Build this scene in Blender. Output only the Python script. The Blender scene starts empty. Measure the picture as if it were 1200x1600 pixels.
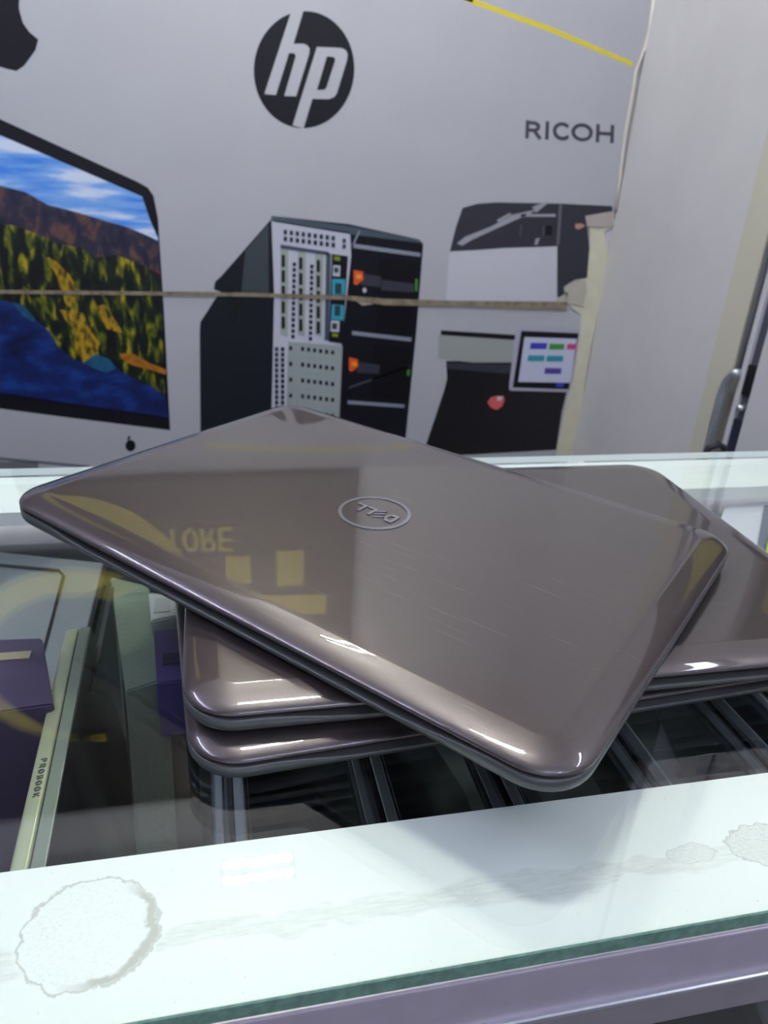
import bpy, bmesh, math, random
from mathutils import Vector, Matrix
random.seed(7)
C = bpy.context.scene.collection
SC = bpy.context.scene
R = math.radians

# ---------------- camera (solved from the photograph's vanishing points) ----------------
F_PX, PITCH, ROLL, YAW, CAM_H = 1182.77, 0.4362, 0.0652, 0.2422, 0.2618
fwd = Vector((math.sin(YAW)*math.cos(PITCH), math.cos(YAW)*math.cos(PITCH), -math.sin(PITCH)))
rgt0 = Vector((math.cos(YAW), -math.sin(YAW), 0)); up0 = rgt0.cross(fwd)
rgt = math.cos(ROLL)*rgt0 + math.sin(ROLL)*up0
upv = -math.sin(ROLL)*rgt0 + math.cos(ROLL)*up0
CAMPOS = Vector((0, 0, CAM_H))
cd = bpy.data.cameras.new('camera'); cam = bpy.data.objects.new('camera', cd); C.objects.link(cam)
cam.matrix_world = Matrix(((rgt.x, upv.x, -fwd.x, 0), (rgt.y, upv.y, -fwd.y, 0), (rgt.z, upv.z, -fwd.z, CAM_H), (0, 0, 0, 1)))
cd.sensor_fit = 'HORIZONTAL'; cd.sensor_width = 36; cd.lens = F_PX/1200*36
cd.clip_start = 0.01; cd.clip_end = 50
cd.dof.use_dof = True; cd.dof.focus_distance = 0.36; cd.dof.aperture_fstop = 20.0
SC.camera = cam

# ---------------- world, lights, exposure ----------------
w = bpy.data.worlds.new('world'); SC.world = w; w.use_nodes = True
w.node_tree.nodes['Background'].inputs[0].default_value = (0.60, 0.62, 0.74, 1)
w.node_tree.nodes['Background'].inputs[1].default_value = 0.55
SC.view_settings.view_transform = 'Standard'; SC.view_settings.look = 'None'
SC.view_settings.exposure = -0.80; SC.view_settings.gamma = 1; SC.view_settings.use_curve_mapping = False

def area(name, loc, target, sx, sy, power, col):
    d = bpy.data.lights.new(name, 'AREA'); d.shape = 'RECTANGLE'; d.size = sx; d.size_y = sy; d.energy = power; d.color = col
    o = bpy.data.objects.new(name, d); C.objects.link(o); o.location = loc
    o.rotation_euler = (Vector(target)-Vector(loc)).to_track_quat('-Z', 'Y').to_euler()
    return o
area('cool_fill_light', (-0.6, -2.6, 1.1), (0.3, 1.5, 0.0), 2.6, 1.6, 34, (0.80, 0.80, 1.0))  # added bluish fill from behind the camera, no window stands there

TUBE_POWER = 3300.0
YW = 1.75      # back wall
XW = 0.945     # right wall
ZC = 1.66      # ceiling above the counter glass
ZF = -1.0

# ---------------- helpers ----------------
def lin(c):
    return tuple(((x/255)/12.92 if x/255 <= 0.04045 else ((x/255+0.055)/1.055)**2.4) for x in c)
def ray(px):
    return fwd + rgt*((px[0]-600)/F_PX) - upv*((px[1]-800)/F_PX)
def on_z(px, z):
    d = ray(px); return CAMPOS + d*((z-CAM_H)/d.z)
def on_y(px, y):
    d = ray(px); return CAMPOS + d*(y/d.y)
def on_x(px, x):
    d = ray(px); return CAMPOS + d*(x/d.x)

MATS = {}
def mat(name, rgb=(128, 128, 128), rough=0.5, metal=0.0, coat=0.0, coat_r=0.03, spec=0.5, emit=None, estr=0, raw=None, grain=0.0, gscale=200, bump=0.0):
    if name in MATS: return MATS[name]
    m = bpy.data.materials.new(name); m.use_nodes = True; nt = m.node_tree; b = nt.nodes['Principled BSDF']
    col = (*(raw if raw else lin(rgb)), 1)
    b.inputs['Base Color'].default_value = col
    b.inputs['Roughness'].default_value = rough; b.inputs['Metallic'].default_value = metal
    b.inputs['Coat Weight'].default_value = coat; b.inputs['Coat Roughness'].default_value = coat_r
    b.inputs['Specular IOR Level'].default_value = spec
    if emit: b.inputs['Emission Color'].default_value = (*emit, 1); b.inputs['Emission Strength'].default_value = estr
    if grain or bump:
        tc = nt.nodes.new('ShaderNodeTexCoord'); n = nt.nodes.new('ShaderNodeTexNoise'); n.inputs['Scale'].default_value = gscale
        n.inputs['Detail'].default_value = 4
        nt.links.new(tc.outputs['Object'], n.inputs['Vector'])
        if grain:
            mx = nt.nodes.new('ShaderNodeMix'); mx.data_type = 'RGBA'; mx.blend_type = 'MULTIPLY'; mx.inputs['Factor'].default_value = 1
            mr = nt.nodes.new('ShaderNodeMapRange'); mr.inputs['From Min'].default_value = .3; mr.inputs['From Max'].default_value = .7
            mr.inputs['To Min'].default_value = 1-grain; mr.inputs['To Max'].default_value = 1+grain
            nt.links.new(n.outputs['Fac'], mr.inputs['Value']); mx.inputs['A'].default_value = col
            nt.links.new(mr.outputs['Result'], mx.inputs['B']); nt.links.new(mx.outputs['Result'], b.inputs['Base Color'])
        if bump:
            bp = nt.nodes.new('ShaderNodeBump'); bp.inputs['Strength'].default_value = bump; bp.inputs['Distance'].default_value = .001
            nt.links.new(n.outputs['Fac'], bp.inputs['Height']); nt.links.new(bp.outputs['Normal'], b.inputs['Normal'])
    MATS[name] = m; return m

def obj(name, me_or_bm, m, parent=None, smooth=False):
    if isinstance(me_or_bm, bmesh.types.BMesh):
        me = bpy.data.meshes.new(name); me_or_bm.to_mesh(me); me_or_bm.free()
    else: me = me_or_bm
    if m is not None and not me.materials: me.materials.append(m)
    if smooth:
        for p in me.polygons: p.use_smooth = True
    o = bpy.data.objects.new(name, me); C.objects.link(o)
    if parent is not None: o.parent = parent
    return o
def empty(name, loc=(0, 0, 0)):
    o = bpy.data.objects.new(name, None); C.objects.link(o); o.location = loc; o.empty_display_size = .05; return o
def tag(o, label=None, cat=None, group=None, kind=None):
    if label: o['label'] = label
    if cat: o['category'] = cat
    if group: o['group'] = group
    if kind: o['kind'] = kind
    return o
def box_bm(x0, x1, y0, y1, z0, z1, bev=0.0, seg=2, bm=None):
    b = bm or bmesh.new()
    r = bmesh.ops.create_cube(b, size=1)
    for v in r['verts']:
        v.co = Vector(((x0+x1)/2+v.co.x*(x1-x0), (y0+y1)/2+v.co.y*(y1-y0), (z0+z1)/2+v.co.z*(z1-z0)))
    if bev:
        es = list({e for v in r['verts'] for e in v.link_edges})
        bmesh.ops.bevel(b, geom=es, offset=bev, segments=seg, profile=.6, affect='EDGES')
    return b
def tube_bm(pts, r, n=12, bm=None, cap=True):
    b = bm or bmesh.new(); pts = [Vector(p) for p in pts]; rings = []
    for i, p in enumerate(pts):
        t = (pts[min(i+1, len(pts)-1)]-pts[max(i-1, 0)]).normalized()
        a = t.orthogonal().normalized() if i == 0 else (pa - t*pa.dot(t)).normalized()
        pa = a; c = t.cross(a)
        rings.append([b.verts.new(p+(a*math.cos(2*math.pi*k/n)+c*math.sin(2*math.pi*k/n))*r) for k in range(n)])
    for i in range(len(rings)-1):
        for k in range(n):
            b.faces.new((rings[i][k], rings[i][(k+1) % n], rings[i+1][(k+1) % n], rings[i+1][k]))
    if cap:
        b.faces.new(rings[0][::-1]); b.faces.new(rings[-1])
    return b
def prism_bm(pts, offset, bm=None):
    """closed prism from a planar outline, extruded by offset"""
    b = bm or bmesh.new(); off = Vector(offset); n = len(pts)
    lo = [b.verts.new(Vector(p)) for p in pts]; hi = [b.verts.new(Vector(p)+off) for p in pts]
    f1 = b.faces.new(lo); f2 = b.faces.new(hi[::-1])
    for i in range(n): b.faces.new((lo[i], hi[i], hi[(i+1) % n], lo[(i+1) % n]))
    b.normal_update()
    bmesh.ops.triangulate(b, faces=[f1, f2], ngon_method='EAR_CLIP')
    bmesh.ops.recalc_face_normals(b, faces=b.faces[:])
    return b
def ellipse(cx, cy, rx, ry, n=48, rot=0):
    return [(cx+rx*math.cos(a)*math.cos(rot)-ry*math.sin(a)*math.sin(rot), cy+rx*math.cos(a)*math.sin(rot)+ry*math.sin(a)*math.cos(rot)) for a in [2*math.pi*k/n for k in range(n)]]

# ---------------- materials ----------------
M_wall = mat('wall_paint', (200, 199, 202), .55, grain=.03, gscale=9)
M_cream = mat('cream_residue', (205, 203, 180), .6, grain=.05, gscale=30)
M_ceil = mat('ceiling_paint', (215, 217, 222), .7)
M_floor = mat('floor_tile', (120, 118, 116), .35)
M_post = mat('poster_vinyl', (172, 174, 180), .38, grain=.025, gscale=6)
M_ink = mat('ink_black', (16, 16, 24), .45, spec=.25)
M_ink2 = mat('ink_grey', (70, 72, 84), .42)
M_pwhite = mat('print_white', (190, 191, 200), .4)
M_yell = mat('ink_yellow', (214, 196, 20), .4)
M_alu = mat('frame_aluminium', (182, 174, 186), .34, .25, grain=.04, gscale=60)
M_silver = mat('silver_metal', (200, 204, 210), .28, .8)
M_dark = mat('interior_dark', (34, 38, 44), .4)
M_black = mat('black_plastic', (14, 14, 18), .35)

def glass_mat():
    m = bpy.data.materials.new('counter_glass'); m.use_nodes = True; nt = m.node_tree; nt.nodes.clear()
    out = nt.nodes.new('ShaderNodeOutputMaterial'); mix = nt.nodes.new('ShaderNodeMixShader')
    fr = nt.nodes.new('ShaderNodeFresnel'); fr.inputs['IOR'].default_value = 1.55
    ge = nt.nodes.new('ShaderNodeNewGeometry'); mr = nt.nodes.new('ShaderNodeMapRange'); mr.inputs['To Min'].default_value = 1.52; mr.inputs['To Max'].default_value = 1/1.52
    nt.links.new(ge.outputs['Backfacing'], mr.inputs['Value']); nt.links.new(mr.outputs['Result'], fr.inputs['IOR'])
    tr = nt.nodes.new('ShaderNodeBsdfTransparent'); tr.inputs['Color'].default_value = (0.965, 0.985, 0.972, 1)
    gl = nt.nodes.new('ShaderNodeBsdfGlossy'); gl.inputs['Roughness'].default_value = 0.0; gl.inputs['Color'].default_value = (1, 1, 1, 1)
    nt.links.new(fr.outputs[0], mix.inputs[0]); nt.links.new(tr.outputs[0], mix.inputs[1]); nt.links.new(gl.outputs[0], mix.inputs[2])
    nt.links.new(mix.outputs[0], out.inputs[0]); return m
M_glass = glass_mat()
def edge_mat():
    m = mat('glass_edge_green', (104, 144, 126), .3, spec=.6, grain=.25, gscale=260); return m
M_edge = edge_mat()

def lid_mat():
    m = bpy.data.materials.new('glossy_taupe_lid'); m.use_nodes = True; nt = m.node_tree; b = nt.nodes['Principled BSDF']
    tc = nt.nodes.new('ShaderNodeTexCoord')
    L = nt.links
    # fine metallic flake
    fl = nt.nodes.new('ShaderNodeTexNoise'); fl.inputs['Scale'].default_value = 2600; fl.inputs['Detail'].default_value = 1
    L.new(tc.outputs['Object'], fl.inputs['Vector'])
    rmp = nt.nodes.new('ShaderNodeMapRange'); rmp.inputs['From Min'].default_value = .3; rmp.inputs['From Max'].default_value = .7
    rmp.inputs['To Min'].default_value = .86; rmp.inputs['To Max'].default_value = 1.14
    L.new(fl.outputs['Fac'], rmp.inputs['Value'])
    mx = nt.nodes.new('ShaderNodeMix'); mx.data_type = 'RGBA'; mx.blend_type = 'MULTIPLY'; mx.inputs['Factor'].default_value = 1
    mx.inputs['A'].default_value = (0.060, 0.047, 0.049, 1); L.new(rmp.outputs['Result'], mx.inputs['B'])
    # hairline scratches: stretched noise, thresholded, masked by patches
    acc = None
    for k, (rot, sc) in enumerate(((20, (14, 900, 1)), (-48, (18, 1100, 1)), (75, (22, 1000, 1)))):
        mp = nt.nodes.new('ShaderNodeMapping'); mp.inputs['Rotation'].default_value = (0, 0, R(rot)); mp.inputs['Scale'].default_value = sc
        mp.inputs['Location'].default_value = (k*3.1, k*7.7, 0)
        nz = nt.nodes.new('ShaderNodeTexNoise'); nz.inputs['Scale'].default_value = 1; nz.inputs['Detail'].default_value = 0
        L.new(tc.outputs['Object'], mp.inputs['Vector']); L.new(mp.outputs[0], nz.inputs['Vector'])
        t = nt.nodes.new('ShaderNodeMapRange'); t.inputs['From Min'].default_value = .77; t.inputs['From Max'].default_value = .82
        L.new(nz.outputs['Fac'], t.inputs['Value'])
        pm = nt.nodes.new('ShaderNodeTexNoise'); pm.inputs['Scale'].default_value = 16+5*k
        L.new(tc.outputs['Object'], pm.inputs['Vector'])
        t2 = nt.nodes.new('ShaderNodeMapRange'); t2.inputs['From Min'].default_value = .52; t2.inputs['From Max'].default_value = .66
        L.new(pm.outputs['Fac'], t2.inputs['Value'])
        mu = nt.nodes.new('ShaderNodeMath'); mu.operation = 'MULTIPLY'; L.new(t.outputs[0], mu.inputs[0]); L.new(t2.outputs[0], mu.inputs[1])
        if acc is None: acc = mu
        else:
            ad = nt.nodes.new('ShaderNodeMath'); ad.operation = 'MAXIMUM'; L.new(acc.outputs[0], ad.inputs[0]); L.new(mu.outputs[0], ad.inputs[1]); acc = ad
    m2 = nt.nodes.new('ShaderNodeMix'); m2.data_type = 'RGBA'
    ms = nt.nodes.new('ShaderNodeMath'); ms.operation = 'MULTIPLY'; ms.inputs[1].default_value = .13; L.new(acc.outputs[0], ms.inputs[0])
    L.new(ms.outputs[0], m2.inputs['Factor']); L.new(mx.outputs['Result'], m2.inputs['A']); m2.inputs['B'].default_value = (.42, .38, .36, 1)
    L.new(m2.outputs['Result'], b.inputs['Base Color'])
    b.inputs['Metallic'].default_value = .60; b.inputs['Roughness'].default_value = .36
    b.inputs['Coat Weight'].default_value = 1; b.inputs['Coat Roughness'].default_value = .015; b.inputs['Coat IOR'].default_value = 1.5
    return m
M_lid = lid_mat()
M_base = mat('laptop_base_grey', (84, 87, 86), .34, .4, grain=.05, gscale=900)
M_rub = mat('rubber', (20, 20, 22), .7)
M_logo = mat('logo_silver', (150, 150, 160), .25, .9)

# ---------------- the room ----------------
def struct(name, bm, m): return tag(obj(name, bm, m), kind='structure')
struct('floor', box_bm(-2.6, 2.6, -2.9, 2.6, ZF-.05, ZF), M_floor)
struct('ceiling', box_bm(-2.6, 2.6, -2.9, 2.6, ZC, ZC+.05), M_ceil)
struct('wall_back', box_bm(-2.6, 2.6, YW+.004, YW+.08, ZF, ZC), M_wall)
struct('wall_right', box_bm(XW, XW+.08, 1.272, YW+.004, ZF, ZC), M_wall)
# door jamb and door leaf on the right wall
struct('trim_1', box_bm(XW-.004, XW+.08, 1.203, 1.272, ZF, ZC, .002), mat('jamb_cream', (196, 194, 178), .5))
struct('wall_right_front', box_bm(XW+.03, XW+.1, -2.9, 1.203, ZF, ZC), M_wall)
door = empty('shop_door', (XW, 1.12, ZF)); tag(door, 'white framed shop door with chrome pull handle at the right edge of the photo', 'door')
def dpart(name, bm, m, par=door, smooth=False):
    o = obj(name, bm, m, par, smooth); o.location = -Vector((XW, 1.12, ZF)) if par is door else (0, 0, 0); return o
leaf = dpart('door_stile', box_bm(XW-.014, XW+.022, 1.157, 1.169, ZF+.01, ZC-.02, .002), mat('door_white', (196, 196, 202), .35))
dpart('door_stile', box_bm(XW-.010, XW+.022, 1.00, 1.135, ZF+.01, ZC-.02, .002), MATS['door_white'])
dpart('door_channel', box_bm(XW-.006, XW+.018, 1.135, 1.157, ZF+.01, ZC-.02), mat('door_channel_dark', (70, 70, 84), .4))
dpart('latch_plate', box_bm(XW-.012, XW-.004, 1.136, 1.156, -.085, -.03, .001), M_black)
dpart('latch_plate', box_bm(XW-.012, XW-.004, 1.136, 1.156, -.30, -.13, .001), mat('latch_navy', (30, 32, 56), .4))
dpart('latch_bolt', tube_bm([(XW-.018, 1.146, -.108), (XW-.004, 1.146, -.108)], .006), M_silver, smooth=True)
hp = [(XW-.02, 1.196, -.6), (XW-.02, 1.196, -.10)]
for k in range(1, 8):
    a = k/7*math.pi/2; hp.append((XW-.02, 1.166+.03*math.cos(a), -.10+.05*math.sin(a)))
dpart('pull_handle', tube_bm(hp, .0085, 16), M_silver, smooth=True)
dpart('door_rod', tube_bm([(XW-.006, 1.186, -.06), (XW-.006, 1.186, ZC-.03)], .006, 12), M_silver, smooth=True)

# ---------------- lamps ----------------
def emis(name, col, s):
    m = bpy.data.materials.new(name); m.use_nodes = True; nt = m.node_tree; nt.nodes.clear()
    o = nt.nodes.new('ShaderNodeOutputMaterial'); e = nt.nodes.new('ShaderNodeEmission'); e.inputs[0].default_value = (*col, 1); e.inputs[1].default_value = s
    nt.links.new(e.outputs[0], o.inputs[0]); return m
M_tube = emis('lamp_tube', (1.0, 1.0, .84), TUBE_POWER)
M_tube2 = emis('lamp_tube_cool', (.72, .75, 1.0), 560)
def lamp(cx, cy, L, gap, along, label, r=.0016, m=M_tube, wall=False):
    t = empty('twin_tube_lamp', (cx, cy, ZC-.13)); tag(t, label, 'lamp', 'ceiling lamps')
    ax = (lambda s, o, z: (s, o, z)) if along == 'x' else (lambda s, o, z: (o, s, z))
    a, b = ax(L/2+.004, .006, 0)[:2]
    obj('housing', box_bm(-a, a, -b, b, -.03, -.012, .002), mat('lamp_housing', (40, 40, 44), .5), t)
    for s in (-1, 1):
        obj('tube', tube_bm([ax(-L/2, s*gap/2, -.045), ax(L/2, s*gap/2, -.045)], r, 12), m, t, True)
    for s in (-1, 1):
        p = ax(s*L*.4, 0, 0); obj('hanger', tube_bm([(p[0], p[1], -.014), (p[0], p[1], .13)], .0015, 6), M_silver, t, True)
    for s in (-1, 1):
        p = ax(s*L/2, 0, -.0); ex, ey = ax(.006, gap/2+.012, 0)[:2]
        obj('end_cap', box_bm(p[0]-ex, p[0]+ex, p[1]-ey, p[1]+ey, -.056, -.028, .002), MATS['lamp_housing'], t)
lamp(.075, 1.46, .19, .05, 'x', 'short twin tube ceiling lamp above the poster wall, centre')
lamp(.11, .68, .26, .05, 'x', 'twin tube ceiling lamp right above the counter', m=emis('lamp_tube_warm', (1.0, 1.0, .90), 3000))
lamp(-1.05, .75, 1.5, .06, 'y', 'long twin tube ceiling lamp left of the counter', m=M_tube2)
lamp(.45, -.9, 1.2, .06, 'x', 'added long twin tube lamp behind the camera, for extra light', m=M_tube2)  # unseen lamp added to light the scene from behind

wl = empty('added_wall_tube', (XW+.029, .42, 1.03)); tag(wl, 'added glowing tube on the right wall, for the broad highlight on the middle laptop', 'lamp')  # added glowing tube, makes the broad highlight on the middle laptop's front edge
obj('housing', box_bm(-.022, 0, -.52, .16, -.03, .03, .003), MATS['lamp_housing'], wl)
obj('tube', tube_bm([(-.045, -.48, 0), (-.045, .12, 0)], .022, 14), emis('wall_tube', (.85, .87, 1.0), 40), wl, True)
b = empty('side_board', (XW+.028, .6, .5)); tag(b, 'dark board with a yellow patch on the right wall, mirrored in the middle laptop', 'sign')
obj('panel', box_bm(-.025, 0, -.15, .38, -.30, .16, .002), mat('board_dark', (36, 30, 34), .5), b)
obj('yellow_patch', box_bm(-.027, -.025, .16, .36, -.18, .02), mat('board_yellow', (176, 164, 50), .5), b)

# ---------------- poster on the back wall ----------------
poster = empty('wall_poster', (0, YW, 0)); tag(poster, 'large torn grey advertising poster of computers glued to the back wall', 'poster')
layer = [0]
def PW(px, dy=0.0):
    p = on_y(px, YW); return Vector((p.x, -dy, p.z))
def flat_bm(pts, dy, th=.0004, bm=None):
    return prism_bm([PW(p, dy) for p in pts], (0, th*.9, 0), bm)
DY = {'sheet': .0015}
def pr(name, pts, m, lv, parent=poster, bm=None, label=None):
    o = obj(name, flat_bm(pts, .0016+lv*.0005), m, parent)
    if label: o['label'] = label
    return o
def prm(name, polys, m, lv, parent=poster, label=None):
    if name == 'vent_holes':
        b = bmesh.new()
        for q in polys: flat_bm(q, .0016+lv*.0005, bm=b)
        return obj(name, b, m, parent)
    for q in polys: o = obj(name.rstrip('s') if name.endswith('holes') else name, flat_bm(q, .0016+lv*.0005), m, parent)
    return o
def WP(x, z, dy): return Vector((x, -dy, z))
seam = [(0, 455), (250, 457), (400, 460), (540, 464), (600, 471), (700, 473), (885, 478)]
ul = on_y((0, 455), YW).z
up_pts = [(-1.5, -dy, z) for (dy, z) in ((.0015, ul-.035),)]
up = [Vector((-1.6, -.0015, ul-.03)), Vector((-1.6, -.0015, .635))]
edge_px = [(1021, -30), (1016, 30), (1010, 62), (994, 100), (989, 130), (975, 215), (966, 290), (960, 330)]
up += [Vector((.9395, -.0015, .635))] + [PW(p, .0015) for p in edge_px]
up += [PW(p, .0015) for p in [(955, 331), (945, 334), (917, 338), (916, 352), (921, 380), (919, 405), (914, 434), (898, 437), (890, 445), (884, 452), (886, 472)]]
up += [PW(p, .0015) for p in [(700, 470), (600, 467), (585, 470), (540, 461), (400, 457), (250, 455), (0, 452)]]
obj('upper_sheet', prism_bm(up, (0, .0015, 0)), M_post, poster)
lo = [Vector((-1.6, -.0015, -.055)), Vector((-1.6, -.0015, -.75))] + [PW(p, .0015) for p in [(840, 900), (868, 712), (872, 690), (880, 650), (886, 620), (896, 590), (900, 560), (906, 520), (907, 492)]]
lo += [PW(p, .0015) for p in [(885, 486), (820, 482), (700, 479), (600, 477), (540, 469), (400, 464), (250, 461), (0, 459)]]
obj('lower_sheet', prism_bm(lo, (0, .0015, 0)), M_post, poster)
pr('seam_gap', [(-400, 440), (0, 452), (250, 455), (400, 457), (540, 461), (600, 466), (700, 469), (884, 471), (884, 484), (700, 478), (600, 476), (540, 468), (400, 463), (250, 461), (0, 458), (-400, 446)], mat('seam_brown', (122, 112, 92), .6, grain=.4, gscale=60), 9)
prm('lifted_paper', [[(548, 463), (570, 466), (590, 465), (600, 470), (580, 475), (566, 477), (556, 470)], [(600, 468), (650, 469), (700, 471), (700, 474), (650, 473), (600, 473)]], mat('lifted_paper', (190, 176, 160), .6), 4)
prm('torn_residue', [
    [(917, 338), (945, 334), (956, 331), (962, 350), (944, 362), (922, 365)],
    [(922, 365), (944, 362), (951, 400), (945, 440), (938, 470), (932, 500), (920, 560), (908, 640), (900, 712), (868, 712), (880, 650), (890, 600), (902, 540), (908, 492), (888, 478), (886, 455), (900, 438), (915, 434), (921, 390)]], M_cream, -2.0)
pr('torn_flap', [(915, 338), (948, 331), (958, 331), (957, 350), (940, 356), (916, 353)], mat('flap_brown', (172, 162, 158), .6), 4)
prm('torn_patch', [[(880, 448), (892, 440), (914, 437), (916, 455), (910, 478), (886, 474)], [(868, 468), (886, 455), (884, 475), (866, 473)]], mat('patch_grey', (176, 172, 160), .6), 4)
# curled white edge of the upper sheet
obj('curled_edge', tube_bm([PW(p, .004) for p in [(1021, -10), (1014, 45), (1006, 75), (992, 112), (989, 135), (975, 215), (966, 290), (961, 328)]], .0035, 8), mat('paper_edge', (214, 208, 196), .5), poster, True)
# prints --------------------------------------------------
pr('yellow_line', [(690, -24), (735, -3), (860, 42), (988, 97), (988, 104), (860, 50), (735, 5), (680, -22)], M_yell, 0)
hpb = pr('round_logo', ellipse(475, 109, 78.5, 91.5, 64, .06), M_ink, 0)
Z2 = lambda L, ox=0, oy=0, s=2: [(ox+a/s, oy+b/s) for a, b in L]
prm('logo_letters', [Z2([(910, 36), (948, 34), (917, 137), (948, 137), (960, 142), (967, 152), (966, 168), (925, 301), (888, 300), (924, 176), (920, 167), (903, 166), (862, 297), (826, 294)]),
     Z2([(990, 147), (1066, 150), (1080, 157), (1086, 170), (1084, 188), (1052, 292), (1044, 303), (1028, 310), (976, 309), (948, 402), (914, 392)])], M_post, 1, hpb)
prm('letter_counter', [Z2([(1021, 177), (1040, 178), (1047, 184), (1046, 192), (1019, 275), (1012, 281), (990, 281)])], M_ink, 2, hpb)
# RICOH as strokes
def strokes(segs, wd):
    out = []
    for pts in segs:
        for (a, b) in zip(pts[:-1], pts[1:]):
            a = Vector(a); b = Vector(b); d = (b-a).normalized(); n = Vector((-d.y, d.x))*wd/2; e = d*wd*.25
            out.append([tuple(a+n-e), tuple(a-n-e), tuple(b-n+e), tuple(b+n+e)])
    return out
def arc(cx, cy, rx, ry, a0, a1, n=12): return [(cx+rx*math.cos(R(a0+(a1-a0)*k/n)), cy+ry*math.sin(R(a0+(a1-a0)*k/n))) for k in range(n+1)]
sh = lambda L: [[(x, y+(x-820)*.055) for x, y in s] for s in L]
RI = [[(824, 189), (823, 215)], [(824, 191.5), (836, 191.5), (841, 195), (840, 200.5), (835, 203), (824, 203)], [(834, 203), (843, 215)],
      [(855, 189), (854, 215)], arc(878, 202, 12, 11.5, -45, -315), arc(909, 202, 14, 11.5, 0, 360, 18), [(934, 189), (933, 215)], [(956.5, 189), (955.5, 215)], [(934, 202), (956, 202)]]
RI = sh(RI)
for grp in (RI[0:3], RI[3:4], RI[4:5], RI[5:6], RI[6:9]):
    b = bmesh.new()
    for i, q in enumerate(strokes(grp, 5.6)): flat_bm(q, .0016+i*.00004, bm=b)
    obj('brand_letter', b, mat('ink_charcoal', (58, 58, 70), .4), poster)
arcp = [(-.02, .566), (.05, .575), (.15, .583), (.30, .588), (.42, .583), (.548, .5655)]
obj('yellow_line', prism_bm([Vector((x, -.0016, z)) for x, z in arcp]+[Vector((x, -.0016, z-.008)) for x, z in arcp[::-1]], (0, .0004, 0)), M_yell, poster)
# dark bitten apple emblem cut by the frame on the left
app = [(31, -20), (30, 14), (36, 36), (46, 50), (60, 62), (56, 78), (46, 92), (38, 103), (26, 111), (12, 108), (-8, 102), (-28, 108), (-46, 110), (-68, 94), (-88, 60), (-98, 20), (-92, -20), (-70, -48), (-44, -58), (-20, -52), (0, -60), (22, -52), (38, -38)]
pr('fruit_emblem', app, M_ink, 0)
# desktop screen picture
scr = pr('screen_bezel', [(-260, 60), (0, 186), (215, 284), (231, 293), (240, 306), (247, 342), (256, 480), (266, 672), (130, 655), (0, 638), (-300, 596)], M_ink, 0, label='printed black monitor frame')
def landscape():
    def nm(name, stops, sc, scale, detail=5, rot=0, dist=0.0):
        m = bpy.data.materials.new(name); m.use_nodes = True; nt = m.node_tree; b = nt.nodes['Principled BSDF']; b.inputs['Roughness'].default_value = .35
        tc = nt.nodes.new('ShaderNodeTexCoord'); mp = nt.nodes.new('ShaderNodeMapping'); mp.inputs['Scale'].default_value = sc; mp.inputs['Rotation'].default_value = (0, R(rot), 0)
        n = nt.nodes.new('ShaderNodeTexNoise'); n.inputs['Scale'].default_value = scale; n.inputs['Detail'].default_value = detail; n.inputs['Distortion'].default_value = dist
        cr = nt.nodes.new('ShaderNodeValToRGB'); el = cr.color_ramp.elements
        while len(el) < len(stops): el.new(.5)
        for e, (p, c) in zip(el, stops): e.position = p; e.color = (*lin(c), 1)
        nt.links.new(tc.outputs['Object'], mp.inputs[0]); nt.links.new(mp.outputs[0], n.inputs['Vector']); nt.links.new(n.outputs['Fac'], cr.inputs[0]); nt.links.new(cr.outputs[0], b.inputs['Base Color'])
        return m
    sky = nm('print_sky', [(.38, (60, 130, 225)), (.5, (120, 170, 232)), (.58, (205, 218, 240))], (2.5, 1, 18), 2.0, 5, -22)
    far = nm('print_far_hills', [(.36, (20, 24, 48)), (.5, (40, 38, 58)), (.66, (96, 66, 52))], (12, 1, 8), 3.6, 7, 35, .5)
    hill = nm('print_green_hills', [(.44, (3, 7, 10)), (.52, (16, 34, 10)), (.59, (84, 92, 8)), (.68, (170, 150, 20))], (18, 1, 6), 3.4, 8, -38, .5)
    sea = nm('print_sea', [(.3, (4, 12, 44)), (.5, (6, 28, 90)), (.68, (14, 58, 130))], (6, 1, 12), 2.4, 4, 12)
    gold = nm('print_gold', [(.38, (40, 40, 6)), (.52, (150, 120, 16)), (.62, (170, 140, 24)), (.72, (60, 60, 8))], (22, 1, 9), 5, 7, -40)
    return sky, far, hill, sea, gold
sky, far, hill, sea, gold = landscape()
pr('sky_print', [(-240, 100), (0, 211), (222, 307), (235, 345), (247, 372), (252, 480), (-260, 420)], sky, 1, scr)
pr('far_hill_print', [(-260, 250), (-100, 262), (0, 290), (40, 300), (75, 320), (115, 330), (165, 345), (200, 355), (235, 370), (248, 377), (255, 500), (0, 500), (-260, 470)], far, 2, scr)
pr('hill_print', [(-260, 330), (-120, 322), (0, 350), (25, 352), (60, 366), (95, 382), (125, 386), (150, 402), (180, 398), (215, 410), (250, 428), (259, 635), (0, 560), (-260, 520)], hill, 3, scr)
pr('gold_ridge_print', Z2([(215, 0), (260, 20), (330, 90), (355, 140), (350, 235), (315, 235), (285, 170), (270, 100)], 0, 400, 3), gold, 4, scr)
pr('gold_ridge_print', Z2([(280, 250), (390, 265), (430, 355), (470, 405), (450, 465), (395, 500), (350, 450), (355, 350), (300, 290)], 0, 400, 3), gold, 4, scr)
pr('gold_ridge_print', Z2([(450, 235), (490, 225), (560, 330), (575, 360), (500, 340)], 0, 400, 3), gold, 4, scr)
pr('orange_cliff_print', Z2([(560, 455), (620, 455), (700, 500), (780, 530), (778, 555), (700, 530), (620, 510), (570, 480)], 0, 400, 3), mat('print_orange', (150, 96, 14), .4, grain=.3, gscale=80), 4, scr)
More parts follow.
